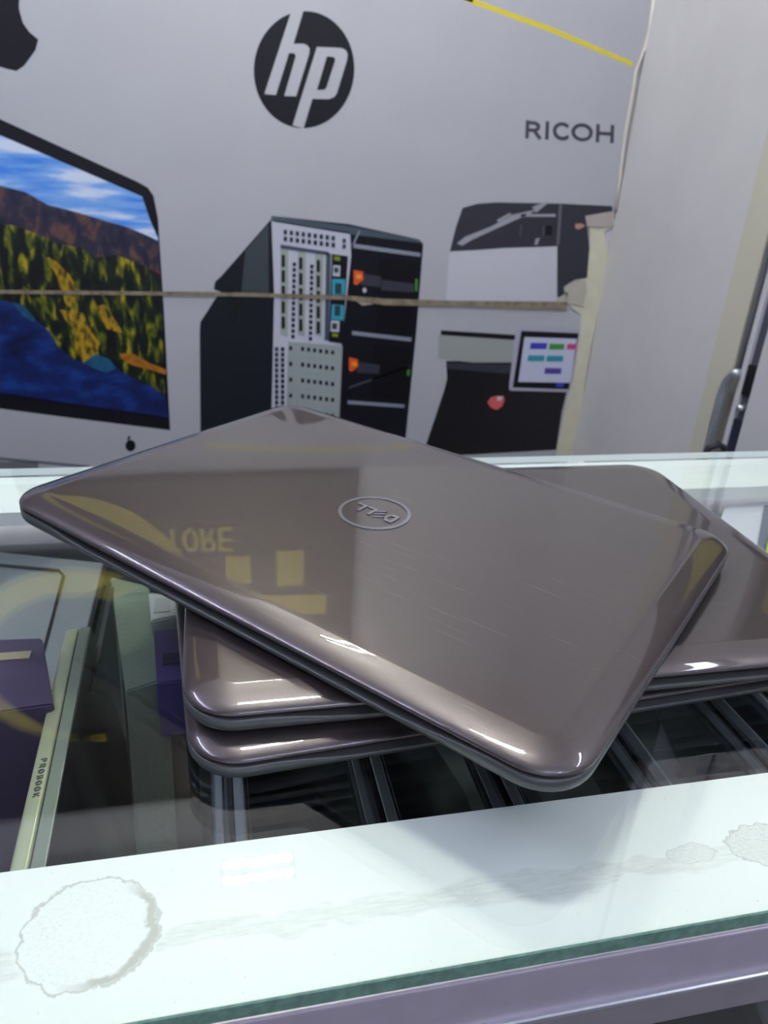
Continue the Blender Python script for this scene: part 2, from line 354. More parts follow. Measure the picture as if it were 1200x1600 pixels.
pr('sea_print', [(-260, 415), (-80, 430), (0, 468), (33, 477), (53, 497), (77, 517), (90, 540), (113, 560), (133, 568), (150, 553), (173, 563), (190, 580), (213, 593), (235, 602), (260, 620), (262, 651), (130, 632), (0, 613), (-300, 570)], sea, 5, scr)
prm('shallow_water_print', [Z2([(60, 215), (110, 228), (165, 290), (160, 308), (110, 280)], 0, 400, 3), Z2([(395, 495), (450, 458), (510, 480), (545, 525), (500, 545), (430, 520)], 0, 400, 3)], mat('print_teal', (14, 78, 110), .4, grain=.3, gscale=60), 6, scr)
pr('chin_edge', [(-300, 686), (0, 714), (140, 727), (140, 731), (0, 719), (-300, 690)], mat('ink_mid', (96, 98, 106), .45), 0)
prm('stand_print', [[(-200, 716), (60, 722), (62, 780), (-200, 780)]], mat('ink_stand', (104, 108, 112), .45), 0)
prm('small_emblem', [ellipse(204, 696, 8, 9, 20), ellipse(201.5, 684, 2, 4, 12, .4)], M_ink, 0)
# server tower
M_side = mat('print_server_side', (22, 27, 33), .4, spec=.25)
srv = pr('server_side_print', [(424, 342), (345, 432), (336, 440), (334, 452), (345, 456), (338, 464), (313, 503), (312, 520), (314, 800), (432, 800), (426, 560)], M_side, 0, label='printed dark side of a server tower')
pr('server_front_print', [(424, 337), (545, 350), (655, 374), (661, 382), (650, 520), (622, 800), (424, 800)], mat('print_navy', (16, 17, 25), .4, spec=.25), 1, srv)
pr('server_top_edge', [(424, 337), (545, 353), (655, 374), (660, 380), (548, 366), (426, 346)], mat('print_steel', (62, 76, 88), .4), 2, srv)
M_pan = mat('print_panel', (182, 186, 200), .4)
pr('rear_panel_print', Z2([(372, 72), (740, 130), (745, 240), (700, 660), (690, 1000), (372, 1000), (385, 420)], 300, 320, 3), M_pan, 2, srv)
M_pg = mat('print_panel_green', (146, 156, 156), .4)
prm('card_cage_print', [Z2([(450, 640), (705, 660), (690, 1000), (440, 1000)], 300, 320, 3)], M_pg, 3, srv)
M_hole = mat('print_hole', (26, 24, 44), .4)
sq = lambda cx, cy, a, b: [(cx-a, cy-b), (cx+a, cy-b+.3), (cx+a, cy+b), (cx-a, cy+b)]
T = lambda x, y: (300+x/3, 320+y/3)
hl = []
for k in range(9):
    for j in (0, 1):
        x = 437+k*28; y = 127+j*32+k*3.6; hl.append(sq(*T(x, y), 2.6, 3.6))
for j in range(2): hl.append(sq(*T(712, 168+j*27), 2.4, 3.4))
for c in range(2):
    for k in range(14): hl.append(sq(*T(479+c*82-k*.5, 278+c*10+k*26), 2.6, 3.0))
for c in range(2):
    for k in range(13): hl.append(sq(*T(396+c*28, 675+k*25), 2.6, 3.2))
for r_ in range(5):
    for k in range(7):
        hl.append(sq(*T(462 if k == 0 else 490+k*28, 670+r_*74+k*3.4), 2.3, 3.2))
h = prm('vent_holes', hl, M_hole, 4, srv); h['kind'] = 'stuff'
sl = []
for c in range(3):
    for k in range(5): sl.append(sq(*T(427+c*82, 262+c*12+k*72), 2.6, 9.5))
prm('slot_holes', sl, M_black, 5, srv)
prm('slot_column', [Z2([(414+c*82, 205+c*8), (450+c*82, 210+c*8), (448+c*80, 615), (414+c*80, 605)], 300, 320, 3) for c in range(3)], mat('print_slot', (150, 160, 150), .4), 4, srv)
prm('slot_shadow', [Z2([(414, 185), (640, 220), (640, 235), (414, 203)], 300, 320, 3), Z2([(628, 225), (650, 228), (640, 635), (620, 632)], 300, 320, 3)], mat('print_slate', (60, 70, 84), .4), 5, srv)
prm('port_plate', [Z2([(655, 230), (730, 240), (705, 650), (640, 640)], 300, 320, 3)], M_ink, 4, srv)
prm('port_blue', [Z2([(657, 345), (718, 348), (715, 420), (655, 420)], 300, 320, 3), Z2([(655, 465), (712, 470), (708, 540), (650, 535)], 300, 320, 3)], mat('print_cyan', (40, 150, 178), .4), 5, srv)
prm('port_socket', [Z2([(660, 282), (694, 284), (692, 335), (658, 332)], 300, 320, 3), Z2([(650, 540), (690, 543), (688, 595), (648, 592)], 300, 320, 3)], M_pan, 5, srv)
prm('socket_hole', [Z2([(665, 292), (686, 294), (684, 318), (664, 316)], 300, 320, 3), Z2([(656, 552), (680, 554), (678, 582), (655, 580)], 300, 320, 3), Z2([(670, 365), (700, 367), (698, 415), (668, 415)], 300, 320, 3), Z2([(668, 470), (695, 472), (693, 520), (666, 518)], 300, 320, 3)], mat('print_dkgreen', (34, 60, 50), .4), 6, srv)
prm('port_light', [Z2([(664, 240), (694, 243), (692, 262), (664, 258)], 300, 320, 3), Z2([(656, 600), (684, 603), (682, 618), (655, 615)], 300, 320, 3)], mat('print_olive', (120, 140, 20), .4), 6, srv)
prm('drive_bar', [Z2([(745, 180), (1070, 225), (1068, 243), (745, 200)], 300, 320, 3), Z2([(750, 590), (1028, 622), (1026, 640), (748, 608)], 300, 320, 3), Z2([(730, 915), (995, 935), (993, 950), (728, 932)], 300, 320, 3), Z2([(780, 122), (788, 122), (752, 200), (742, 200)], 300, 320, 3)], mat('print_silverbar', (128, 136, 150), .4), 3, srv)
pr('glare_line', Z2([(735, 852), (1020, 752), (1020, 758), (735, 860)], 300, 320, 3), mat('print_glare', (70, 72, 84), .4), 3, srv)
prm('drive_face', [Z2([(868, 240), (1055, 262), (1050, 425), (868, 415)], 300, 320, 3), Z2([(860, 470), (1040, 470), (1030, 605), (858, 590)], 300, 320, 3), Z2([(845, 650), (1020, 665), (1005, 915), (840, 905)], 300, 320, 3)], mat('print_drive', (10, 10, 16), .4, spec=.25), 3, srv)
prm('drive_lever', [Z2([(800, 322), (885, 335), (885, 385), (790, 375)], 300, 320, 3), Z2([(890, 350), (1040, 370), (1040, 410), (885, 400)], 300, 320, 3), Z2([(780, 735), (880, 750), (875, 790), (770, 785)], 300, 320, 3)], mat('print_lever', (44, 46, 60), .4), 4, srv)
prm('latch_print', [Z2([(757, 305), (800, 312), (802, 350), (770, 375), (757, 370)], 300, 320, 3), Z2([(735, 713), (775, 722), (778, 755), (748, 780), (735, 775)], 300, 320, 3)], mat('print_latch', (214, 84, 22), .4), 5, srv)
prm('latch_core', [Z2([(768, 325), (795, 328), (792, 345), (770, 345)], 300, 320, 3), Z2([(748, 735), (772, 738), (770, 755), (750, 752)], 300, 320, 3)], mat('print_latch2', (236, 150, 30), .4), 6, srv)
prm('status_light', [Z2([(1045, 345), (1056, 348), (1054, 405), (1044, 400)], 300, 320, 3), Z2([(1008, 770), (1020, 772), (1016, 800), (1006, 798)], 300, 320, 3)], mat('print_green', (60, 140, 30), .4), 5, srv)
prm('glare_dot', [ellipse(569, 453, 3, 4, 14)], M_pwhite, 6, srv)
prm('fan_recess', [Z2([(175, 480), (225, 430), (215, 520), (190, 555), (175, 540)], 300, 320, 3), Z2([(190, 415), (213, 385), (212, 400), (205, 418)], 300, 320, 3)], M_black, 1, srv)
prm('server_sheen', [Z2([(250, 215), (358, 90), (360, 420), (230, 420)], 300, 320, 3)], mat('print_side_light', (50, 60, 66), .4), .5, srv)
# printer
M_pp = mat('print_printer_dark', (48, 48, 58), .4, spec=.3)
Q = lambda L: Z2(L, 650, 300, 1200/350)
prn = pr('printer_top_print', Q([(248, 85), (330, 62), (430, 55), (780, 62), (1048, 75), (1052, 102), (905, 128), (918, 200), (928, 300), (915, 460), (850, 468), (790, 515), (800, 570), (755, 560), (755, 290), (180, 318), (212, 190)]), M_pp, 0, label='printed dark top of an office printer')
pr('printer_body_print', Q([(180, 322), (470, 300), (755, 292), (750, 590), (400, 590), (160, 580), (172, 400)]), M_pwhite, 1, prn)
prm('tape_glare', [Q([(218, 275), (260, 240), (400, 185), (520, 120), (640, 95), (620, 110), (420, 200), (300, 255), (245, 288)]), Q([(620, 80), (700, 50), (705, 60), (640, 110)]), Q([(560, 118), (745, 118), (745, 132), (560, 132)]), Q([(430, 150), (500, 112), (512, 120), (440, 162)]), Q([(640, 250), (662, 245), (648, 282), (632, 282)])], mat('print_tape', (150, 152, 160), .3), 1, prn)
prm('printer_line', [Q([(765, 65), (780, 65), (765, 285), (750, 285)]), Q([(560, 175), (564, 175), (558, 235), (554, 235)]), Q([(680, 180), (684, 180), (682, 235), (678, 235)])], mat('print_line', (92, 92, 100), .4), 2, prn)
pr('printer_button', Q([(692, 180), (728, 180), (726, 230), (690, 230)]), M_ink, 2, prn)
pr('red_mark', Q([(850, 170), (885, 168), (905, 182), (870, 200), (852, 195)]), mat('print_salmon', (180, 130, 120), .5), 2, prn)
low = pr('printer_base_print', Q([(160, 905), (165, 1000), (150, 1060), (60, 1330), (30, 1420), (750, 1380), (780, 1180), (805, 1075), (800, 900)]), M_black, 0, label='printed black lower half of an office printer')
pr('printer_tray_print', Q([(120, 762), (520, 790), (520, 912), (300, 912), (120, 893)]), mat('print_tray', (150, 156, 152), .4), 1, low)
pr('printer_slot_print', Q([(132, 740), (540, 765), (536, 792), (132, 764)]), M_ink, 2, low)
pr('printer_shadow_print', Q([(160, 915), (520, 925), (515, 975), (170, 945)]), mat('print_shadow', (44, 48, 56), .4), 2, low)
pr('panel_frame_print', Q([(545, 712), (745, 716), (870, 735), (868, 760), (818, 1070), (500, 1062), (496, 1040), (530, 760)]), mat('print_frame_silver', (168, 168, 182), .4), 3, low)
pr('panel_bezel_print', Q([(562, 742), (868, 755), (815, 1055), (515, 1045)]), M_ink, 4, low)
pr('panel_screen_print', Q([(578, 775), (858, 785), (822, 1020), (545, 1015)]), mat('print_screen', (190, 195, 216), .35), 5, low)
for nm_, q, c in (('icon_blue', (655, 822, 44, 17), (52, 56, 170)), ('icon_green', (752, 826, 40, 16), (50, 140, 50)), ('icon_pink', (832, 826, 24, 15), (190, 60, 120)), ('icon_teal', (642, 888, 44, 16), (40, 140, 160)), ('icon_teal', (742, 890, 44, 16), (60, 150, 170)), ('icon_violet', (732, 956, 44, 16), (74, 60, 150)), ('icon_blue', (770, 1030, 20, 12), (70, 74, 170))):
    x, y, a, b = q; pr('screen_icon', Q([(x-a, y-b), (x+a, y-b+2), (x+a-4, y+b), (x-a-4, y+b)]), mat('print_'+nm_, c, .4), 6, low)
pr('red_sticker', Q([(380, 1125), (400, 1098), (430, 1090), (468, 1092), (472, 1115), (460, 1145), (432, 1165), (400, 1155)]), mat('print_red', (206, 92, 92), .4), 3, low)
pr('sticker_shine', Q([(432, 1096), (462, 1094), (452, 1116), (432, 1114)]), M_pwhite, 4, low)

# ---------------- dark sign boards above the frame (seen mirrored in lids and glass) ----------------
sign = empty('sign_board', (0, YW, 0)); tag(sign, 'dark sign board with yellow ring and STORE lettering, mirrored in the top laptop lid', 'sign')
def swp(name, pts, m, d0, d1): return obj(name, prism_bm([Vector((x, -d1, z)) for x, z in pts], (0, d1-d0, 0)), m, sign)
M_sign = mat('sign_brown_black', (30, 22, 20), .5)
M_syel = mat('sign_yellow', (190, 176, 40), .5)
swp('panel', [(-1.5, .645), (.363, .645), (.363, 1.48), (-1.5, 1.48)], M_sign, 0, .02)
ring = []
for k in range(41):
    a = R(-15-k*6.6); ring.append((-.36+.275*math.cos(a), .945+.262*math.sin(a)))
for k in range(41):
    a = R(-15-(40-k)*6.6); q = .21 if k > 8 else .262-.052*k/8; ring.append((-.36+(q+.008)*math.cos(a), .958+q*math.sin(a)))
swp('ring_emblem', ring, M_syel, .02, .024)
swp('yellow_stripe', [(-1.3, .728), (-.27, .744), (-.27, .756), (-1.3, .742)], mat('stripe_yellow', (214, 190, 20), .4), .02, .0235)
swp('emblem_letter', [(-.43, .88), (-.33, .90), (-.31, .98), (-.35, .99), (-.40, .93)], M_syel, .02, .024)
for x0, x1, z0, z1 in ((.017, .083, .872, .966), (.152, .226, .860, .976), (.06, .288, 1.008, 1.08)):
    swp('large_letter', [(x0, z0), (x1, z0), (x1, z1), (x0, z1)], M_syel, .02, .024)
def wstroke(segs, wd, name, parent, tf, m):
    b = bmesh.new(); i = 0
    for pts in segs:
        for a, c in zip(pts[:-1], pts[1:]):
            i += 1; a = Vector(a); c = Vector(c); d = (c-a).normalized(); n = Vector((-d.y, d.x))*wd/2; e = d*wd*.3
            prism_bm([tf(q) for q in (a+n-e, a-n-e, c-n+e, c+n+e)], tf(Vector((0, 0)), True)*(1+.06*i), b)
    return obj(name, b, m, parent)
GL = {'S': [[(.9, .85), (.7, 1), (.3, 1), (.1, .85), (.1, .65), (.3, .53), (.7, .47), (.9, .35), (.9, .15), (.7, 0), (.3, 0), (.1, .15)]],
      'T': [[(0, 1), (1, 1)], [(.5, 1), (.5, 0)]], 'O': [arc(.5, .5, .45, .5, 0, 360, 16)],
      'R': [[(.1, 0), (.1, 1), (.7, 1), (.9, .85), (.9, .62), (.7, .5), (.1, .5)], [(.55, .5), (.9, 0)]],
      'E': [[(.9, 1), (.1, 1), (.1, 0), (.9, 0)], [(.1, .5), (.8, .5)]],
      'P': [[(.1, 0), (.1, 1), (.7, 1), (.9, .85), (.9, .62), (.7, .5), (.1, .5)]],
      'B': [[(.1, 0), (.1, 1), (.7, 1), (.88, .85), (.88, .65), (.7, .5), (.1, .5)], [(.7, .5), (.9, .35), (.9, .15), (.7, 0), (.1, 0)]],
      'K': [[(.1, 0), (.1, 1)], [(.9, 1), (.1, .45)], [(.3, .6), (.9, 0)]]}
for k, ch in enumerate('STORE'):
    x0 = -.172+k*.0445
    segs = [[(x*.034, y*.064) for x, y in q] for q in GL[ch]]
    wstroke(segs, .0115, 'letter', sign, lambda q, off=False, x0=x0: Vector((0, -.004, 0)) if off else Vector((x0+q[0], -.02, .786+q[1])), M_syel)

# ---------------- the counter ----------------
YF, YFI, YBI, YB = .1648, .2400, .5875, .6620     # front edge, inner edges of the white bands, back edge
GT = .008
X0, X1 = -1.3, XW-.12
counter = empty('display_counter', (0, YF, ZF)); tag(counter, 'glass topped display counter with white edge bands and aluminium rail', 'counter')
CO = -Vector((0, YF, ZF))
def cpart(name, bm, m, label=None, smooth=False):
    o = obj(name, bm, m, counter, smooth); o.location = CO
    if label: o['label'] = label
    return o
gb = box_bm(X0, X1, YF, YB, -GT, 0, .0006, 1)
g = cpart('glass_top', gb, M_glass, 'clear glass top with green edge')
g.data.materials.append(M_edge); g.data.materials.append(mat('glass_edge_pale', (226, 232, 230), .3))
for p in g.data.polygons:
    if p.normal.y < -.5: p.material_index = 1
    elif abs(p.normal.z) < .5: p.material_index = 2

def band_mat():
    m = bpy.data.materials.new('white_band'); m.use_nodes = True; nt = m.node_tree; b = nt.nodes['Principled BSDF']; L = nt.links
    b.inputs['Roughness'].default_value = .5
    tc = nt.nodes.new('ShaderNodeTexCoord'); sp = nt.nodes.new('ShaderNodeSeparateXYZ'); L.new(tc.outputs['Object'], sp.inputs[0])
    def math_(op, a, b_=None, c=None):
        n = nt.nodes.new('ShaderNodeMath'); n.operation = op
        for i, q in enumerate((a, b_, c)):
            if q is None: continue
            if isinstance(q, (int, float)): n.inputs[i].default_value = q
            else: L.new(q, n.inputs[i])
        return n.outputs[0]
    def rng(v, a, b_, c=0, d=1):
        n = nt.nodes.new('ShaderNodeMapRange'); n.inputs[1].default_value = a; n.inputs[2].default_value = b_; n.inputs[3].default_value = c; n.inputs[4].default_value = d
        L.new(v, n.inputs[0]); return n.outputs[0]
    def noise(scale, detail, sc=(1, 1, 1), rough=.6):
        mp = nt.nodes.new('ShaderNodeMapping'); mp.inputs['Scale'].default_value = sc; L.new(tc.outputs['Object'], mp.inputs[0])
        n = nt.nodes.new('ShaderNodeTexNoise'); n.inputs['Scale'].default_value = scale; n.inputs['Detail'].default_value = detail; n.inputs['Roughness'].default_value = rough
        L.new(mp.outputs[0], n.inputs['Vector']); return n.outputs['Fac']
    nz = noise(160, 4); nf = noise(500, 5, (1, 2.5, 1), .7); nb = noise(30, 2)
    # glue ring: centre (-.052,.207)
    dx = math_('DIVIDE', math_('SUBTRACT', sp.outputs[0], -.0520), .0255); dy = math_('DIVIDE', math_('SUBTRACT', sp.outputs[1], .2075), .0235)
    d = math_('SQRT', math_('ADD', math_('MULTIPLY', dx, dx), math_('MULTIPLY', dy, dy)))
    d = math_('ADD', d, rng(nz, .3, .7, -.07, .07))
    ringm = math_('MULTIPLY', rng(d, .80, .86), rng(d, 1.0, .95))
    patch = rng(math_('ADD', math_('MULTIPLY', math_('SUBTRACT', dx, math_('MULTIPLY', dy, .3)), .6), nb), .45, .75)
    line = math_('MULTIPLY', rng(d, .955, .975), rng(d, 1.02, .995))
    inner = math_('MULTIPLY', rng(d, .98, .9), math_('MULTIPLY', rng(nf, .52, .62), .16))
    ringv = math_('MAXIMUM', math_('MULTIPLY', ringm, math_('MULTIPLY', patch, .75)), math_('MAXIMUM', math_('MULTIPLY', line, .6), inner))
    # smeared streak along the band
    yy = math_('ADD', math_('SUBTRACT', sp.outputs[1], .1985), rng(nb, .3, .7, -.004, .004))
    yy = math_('ABSOLUTE', yy)
    wid = rng(noise(14, 2, (1, 0, 0)), .35, .65, .002, .009)
    st = math_('MULTIPLY', rng(math_('DIVIDE', yy, wid), 1.1, .8), rng(noise(420, 5, (.25, 2.2, 1), .75), .38, .62, .12, .8))
    st = math_('MULTIPLY', st, rng(noise(11, 3, (1, 0, 0)), .36, .5, .55, 1))
    st = math_('MULTIPLY', st, rng(d, 1.0, 1.1))
    # blots near the right end
    def blot(cx, cy, rx, ry, k):
        bx_ = math_('DIVIDE', math_('SUBTRACT', sp.outputs[0], cx), rx); by_ = math_('DIVIDE', math_('SUBTRACT', sp.outputs[1], cy), ry)
        q = math_('ADD', math_('SQRT', math_('ADD', math_('MULTIPLY', bx_, bx_), math_('MULTIPLY', by_, by_))), rng(nz, .3, .7, -.15, .15))
        return math_('MULTIPLY', math_('MAXIMUM', math_('MULTIPLY', rng(q, 1, .94), rng(nf, .4, .6, .25, .7)), math_('MULTIPLY', rng(q, .9, .95), rng(q, 1.03, .99))), k)
    bl = math_('MAXIMUM', blot(.236, .201, .018, .011, .6), blot(.200, .2015, .012, .005, .45))
    specks = math_('MULTIPLY', rng(noise(900, 1, (1, 1, 1)), .77, .80), .7)
    tot = math_('MINIMUM', math_('MAXIMUM', math_('MAXIMUM', ringv, math_('MULTIPLY', st, .42)), math_('MAXIMUM', bl, specks)), 1)
    mx = nt.nodes.new('ShaderNodeMix'); mx.data_type = 'RGBA'; L.new(tot, mx.inputs['Factor'])
    mx.inputs['A'].default_value = (.86, .895, .865, 1); mx.inputs['B'].default_value = (.42, .42, .36, 1)
    L.new(mx.outputs['Result'], b.inputs['Base Color'])
    return m
M_band = band_mat()
bf = cpart('edge_band', box_bm(X0, X1, YF+.001, YFI, -GT-.012, -GT-.0002), M_band, 'white band under the front edge of the glass')
M_band2 = mat('white_band_back', (236, 242, 240), .5, grain=.03, gscale=25)
cpart('edge_band', box_bm(X0, X1, YBI, YB-.001, -GT-.012, -GT-.0002), M_band2, 'white band under the back edge of the glass')
# front aluminium rail (upper face, bright lip, lower face)
cpart('front_rail', box_bm(X0, X1, YF-.001, YF+.03, -.0365, -GT-.0125+.0118, .0008, 2), M_alu)
cpart('rail_lip', box_bm(X0, X1, YF-.0035, YF+.002, -.0385, -.0355, .001, 2), M_silver)
cpart('lower_rail', box_bm(X0, X1, YF-.001, YF+.03, -.060, -.0385, .0015, 2), mat('rail_grey', (156, 152, 156), .35, .35, grain=.04, gscale=60))
cpart('front_pane', box_bm(X0, X1, YF+.012, YF+.017, -.62, -.060), M_glass)
cpart('back_rail', box_bm(X0, X1, YB-.03, YB, -.06, -GT-.012, .001), M_alu)
cpart('shelf', box_bm(X0, X1, YF+.02, YB-.005, -.315, -.300), mat('shelf_grey', (60, 66, 68), .3))
cpart('cabinet_body', box_bm(X0, X1, YF, YB, ZF, -.62, .003), mat('cabinet_white', (190, 192, 196), .4))
cpart('end_panel', box_bm(X0-.015, X0, YF, YB, ZF, -.0, .001), MATS['cabinet_white'])
cpart('end_panel', box_bm(X1, X1+.015, YF, YB, ZF, -.0, .001), MATS['cabinet_white'])
cpart('back_panel', box_bm(X0, X1, YB-.012, YB-.004, -.62, -.06), mat('back_board', (150, 156, 158), .5))

strip = empty('added_strip_light', (0, .625, -.032)); tag(strip, 'added hidden light strip under the back edge, brightening the inside of the counter', 'lamp')  # light added out of sight under the band to brighten the goods
obj('strip_diffuser', box_bm(-.9, .75, -.004, .004, -.003, .0), emis('strip_glow', (.92, 1.0, .97), 9), strip)
obj('strip_channel', box_bm(-.905, .755, -.006, .006, .0001, .008, .001), M_silver, strip)

# ---------------- the stacked laptops ----------------
LW, LD, LT = .389, .2744, .0172
ts = .0102
def rrect(inset, z, r=.026, n=9, zf=None, W=LW, D=LD):
    rr = max(r-inset, .003); a, b = W/2-inset, D/2-inset; out = []
    for cx, cy, a0 in ((a-rr, b-rr, 0), (-a+rr, b-rr, 90), (-a+rr, -b+rr, 180), (a-rr, -b+rr, 270)):
        for k in range(n+1):
            t = R(a0+90*k/n); out.append([cx+rr*math.cos(t), cy+rr*math.sin(t), z])
        # extra points along the straight that follows
        if a0 == 180:
            for k in range(1, 24): out.append([(-a+rr)+(2*a-2*rr)*k/24, -b, z])
        elif a0 == 0:
            for k in range(1, 6): out.append([(a-rr)-(2*a-2*rr)*k/6, b, z])
    if zf:
        for p in out: p[2] += zf(p)
    return out
def loft_bm(rings, cap0=True, cap1=True):
    b = bmesh.new(); vs = [[b.verts.new(p) for p in r_] for r_ in rings]; n = len(vs[0])
    for i in range(len(vs)-1):
        for k in range(n): b.faces.new((vs[i][k], vs[i][(k+1) % n], vs[i+1][(k+1) % n], vs[i+1][k]))
    if cap0: b.faces.new(vs[0][::-1])
    if cap1: b.faces.new(vs[-1])
    return b
def front_mask(p):   # the finger scoop in the middle of the front edge
    if p[1] > -LD/2+.02: return 0
    u = abs(p[0]); return max(0, min(1, (.150-u)/.03))
def lid_mesh():
    rs = [rrect(.0022, ts+.0006), rrect(.0006, ts+.0009), rrect(0, ts+.0016)]
    TM = R(46); a_, b_ = .0165/(1-math.cos(TM)), (LT-ts-.0016)/math.sin(TM)
    for k in range(1, 15):
        t = TM*k/14; rs.append(rrect(a_*(1-math.cos(t)), ts+.0016+b_*math.sin(t)))
    rs.append(rrect(.0169, LT+.00006)); rs.append(rrect(.0174, LT+.0001)); rs.append(rrect(.0200, LT+.00012)); rs.append(rrect(.05, LT+.00012))
    rs = [[Vector(p) for p in r_] for r_ in rs]
    return loft_bm(rs)
def base_mesh():
    drop = lambda p: -.0034*front_mask(p)
    rs = [rrect(.010, .0002), rrect(.0055, .0004), rrect(.0028, .0011), rrect(.0012, .0022), rrect(.0003, .0042), rrect(.0, .0088, zf=drop), rrect(.0007, ts-.0010, zf=drop), rrect(.0018, ts-.0007, zf=drop), rrect(.012, ts-.0005)]
    return loft_bm(rs)
def laptop(cx, cy, z0, th, tilt, label, feet):
    t = empty('closed_laptop'); tag(t, label, 'laptop')
    t.matrix_world = Matrix.Translation((cx, cy, z0)) @ Matrix.Rotation(tilt, 4, 'X') @ Matrix.Rotation(th, 4, 'Z')
    lid = obj('lid', lid_mesh(), M_lid, t, True); lid['label'] = 'glossy taupe lid'
    obj('base', base_mesh(), M_base, t, True)
    obj('screen_gasket', loft_bm([rrect(.009, ts-.0045), rrect(.009, ts+.0010)]), M_black, t)
    obj('hinge_cover', box_bm(-.11, .11, LD/2-.0075, LD/2-.0008, ts-.0035, ts+.0012, .0008), M_black, t)
    for sx, sy in ((-1, -1), (1, -1), (-1, 1), (1, 1)):
        obj('rubber_foot', box_bm(sx*.155-.018, sx*.155+.018, sy*.105-.004, sy*.105+.004, .0003-feet*(sy > 0), .0022, .0006), M_rub, t)
    # ring emblem with four letters
    ringb = bmesh.new(); n = 72
    z0_, z1_ = LT+.0001, LT+.0006
    for k in range(n):
        a0, a1 = 2*math.pi*k/n, 2*math.pi*(k+1)/n
        q = [(r_*math.cos(a), r_*math.sin(a)) for r_, a in ((.0235, a0), (.0235, a1), (.0212, a1), (.0212, a0))]
        v_ = [ringb.verts.new((x, y, z1_)) for x, y in q]; w_ = [ringb.verts.new((x, y, z0_)) for x, y in q]
        ringb.faces.new(v_)
        for i in (0, 2): ringb.faces.new((v_[i], w_[i], w_[i+1], v_[i+1]))
    bmesh.ops.remove_doubles(ringb, verts=ringb.verts[:], dist=1e-6)
    obj('logo_ring', ringb, M_logo, t)
    D_ = [[(0, 0), (.0, 1), (.5, 1), (.85, .5), (.5, 0)], None]
    def P(L, ox): return [Vector((-(ox+x*.0078), -(y-.5)*.0105, z1_-.0004)) for x, y in L]
    def lp(polys):
        b = bmesh.new()
        for q in polys: prism_bm(q, (0, 0, .0005), b)
        obj('logo_letter', b, M_logo, t)
    lp([P([(0, 0), (.28, 0), (.28, 1), (0, 1)], -.0165), P([(.28, .78), (.62, .78), (.70, 1), (.28, 1)], -.0165), P([(.28, 0), (.70, 0), (.62, .22), (.28, .22)], -.0165), P([(.62, .78), (.80, .5), (1.08, .5), (.70, 1)], -.0165), P([(.62, .22), (.70, 0), (1.08, .5), (.80, .5)], -.0165)])
    e0 = -.0080
    lp([P([(dx, y0), (dx+.75, y0+.42), (dx+.75, y0+.62), (dx, y0+.20)], e0) for dx, y0 in ((.0, .52), (.18, .18), (.36, -.16))])
    for ox in (.0004, .0085):
        lp([P([(0, 0), (.28, 0), (.28, 1), (0, 1)], ox), P([(.28, 0), (.92, 0), (.92, .24), (.28, .24)], ox)])
    return t
laptop(.1687, .4148, .0008, .0717, .010, 'taupe closed laptop resting on the glass, lowest of the stack of three', .0024)
laptop(.1762, .4140, .0190, -.0024, .015, 'taupe closed laptop in the middle of the stack, its glossy corner showing at right', .0012)
laptop(.1000, .4303, .0377, -.8299, .024, 'taupe closed laptop lying askew on top of the stack, round silver logo showing', .0012)

# ---------------- goods inside the counter ----------------
M_gl = mat('probook_silver', (172, 178, 148), .35, .3, grain=.03, gscale=60)
# grey laptops leaning in a row like books, seen through the glass on the right
def leaning(xt, yt0, yt1, zt, lean, lidcol, label, wdt=.262, th=.022, grp='laptops leaning in a row inside the counter', skew=0.0):
    t = empty('stored_laptop', (xt, (yt0+yt1)/2, zt)); tag(t, label, 'laptop', grp)
    L = (yt1-yt0)/2
    # local: x down the lid (towards -x world), z = normal
    Mx = Matrix.Translation((xt, (yt0+yt1)/2, zt)) @ Matrix.Rotation(skew, 4, 'Z') @ Matrix.Rotation(lean, 4, 'Y')
    t.matrix_world = Mx
    obj('lid', box_bm(0, wdt, -L, L, -th*.38, 0, .0025, 3), lidcol, t, True)
    obj('base', box_bm(-.001, wdt, -L, L, -th, -th*.46, .003, 3), mat('stored_base', (88, 94, 98), .35, .3), t, True)
    obj('edge_trim', box_bm(-.0022, .002, -L+.004, L-.004, -th*.32, -th*.06, .001, 2), M_sedge, t)
    obj('edge_trim', box_bm(-.0032, .002, -L+.004, L-.004, -th*.80, -th*.58, .001, 2), M_sedge, t)
    obj('hinge_strip', box_bm(-.0004, .006, -L+.01, L-.01, -th*.46, -th*.38), M_black, t)
    return t
M_sedge = mat('stored_edge_metal', (150, 158, 164), .34, .6)
M_bk = mat('stored_lid_black', (22, 26, 34), .18)
M_sg = mat('stored_lid_slate', (150, 162, 172), .3, .2)
M_sg2 = mat('stored_lid_grey', (170, 184, 172), .35, .2)
for i, (px, m, lb) in enumerate((((362, 1260), M_bk, 'black lidded laptop leaning inside the counter, leftmost of the row'), ((582, 1240), M_bk, 'black lidded laptop leaning inside the counter, second from left of the row'), ((775, 1235), M_bk, 'black lidded laptop leaning inside the counter, below the corner of the top laptop'),
                      ((985, 1196), M_sg, 'slate lidded laptop leaning inside the counter, fourth of the row'), ((1138, 1150), M_sg, 'slate lidded laptop leaning inside the counter, fifth of the row'), ((1190, 1095), M_sg2, 'grey lidded laptop leaning inside the counter, rightmost of the row'))):
    zt = -.055; p = on_z(px, zt)
    leaning(p.x+.008, .197, .50 if i < 4 else .43, zt+.012, R(60), m, lb)

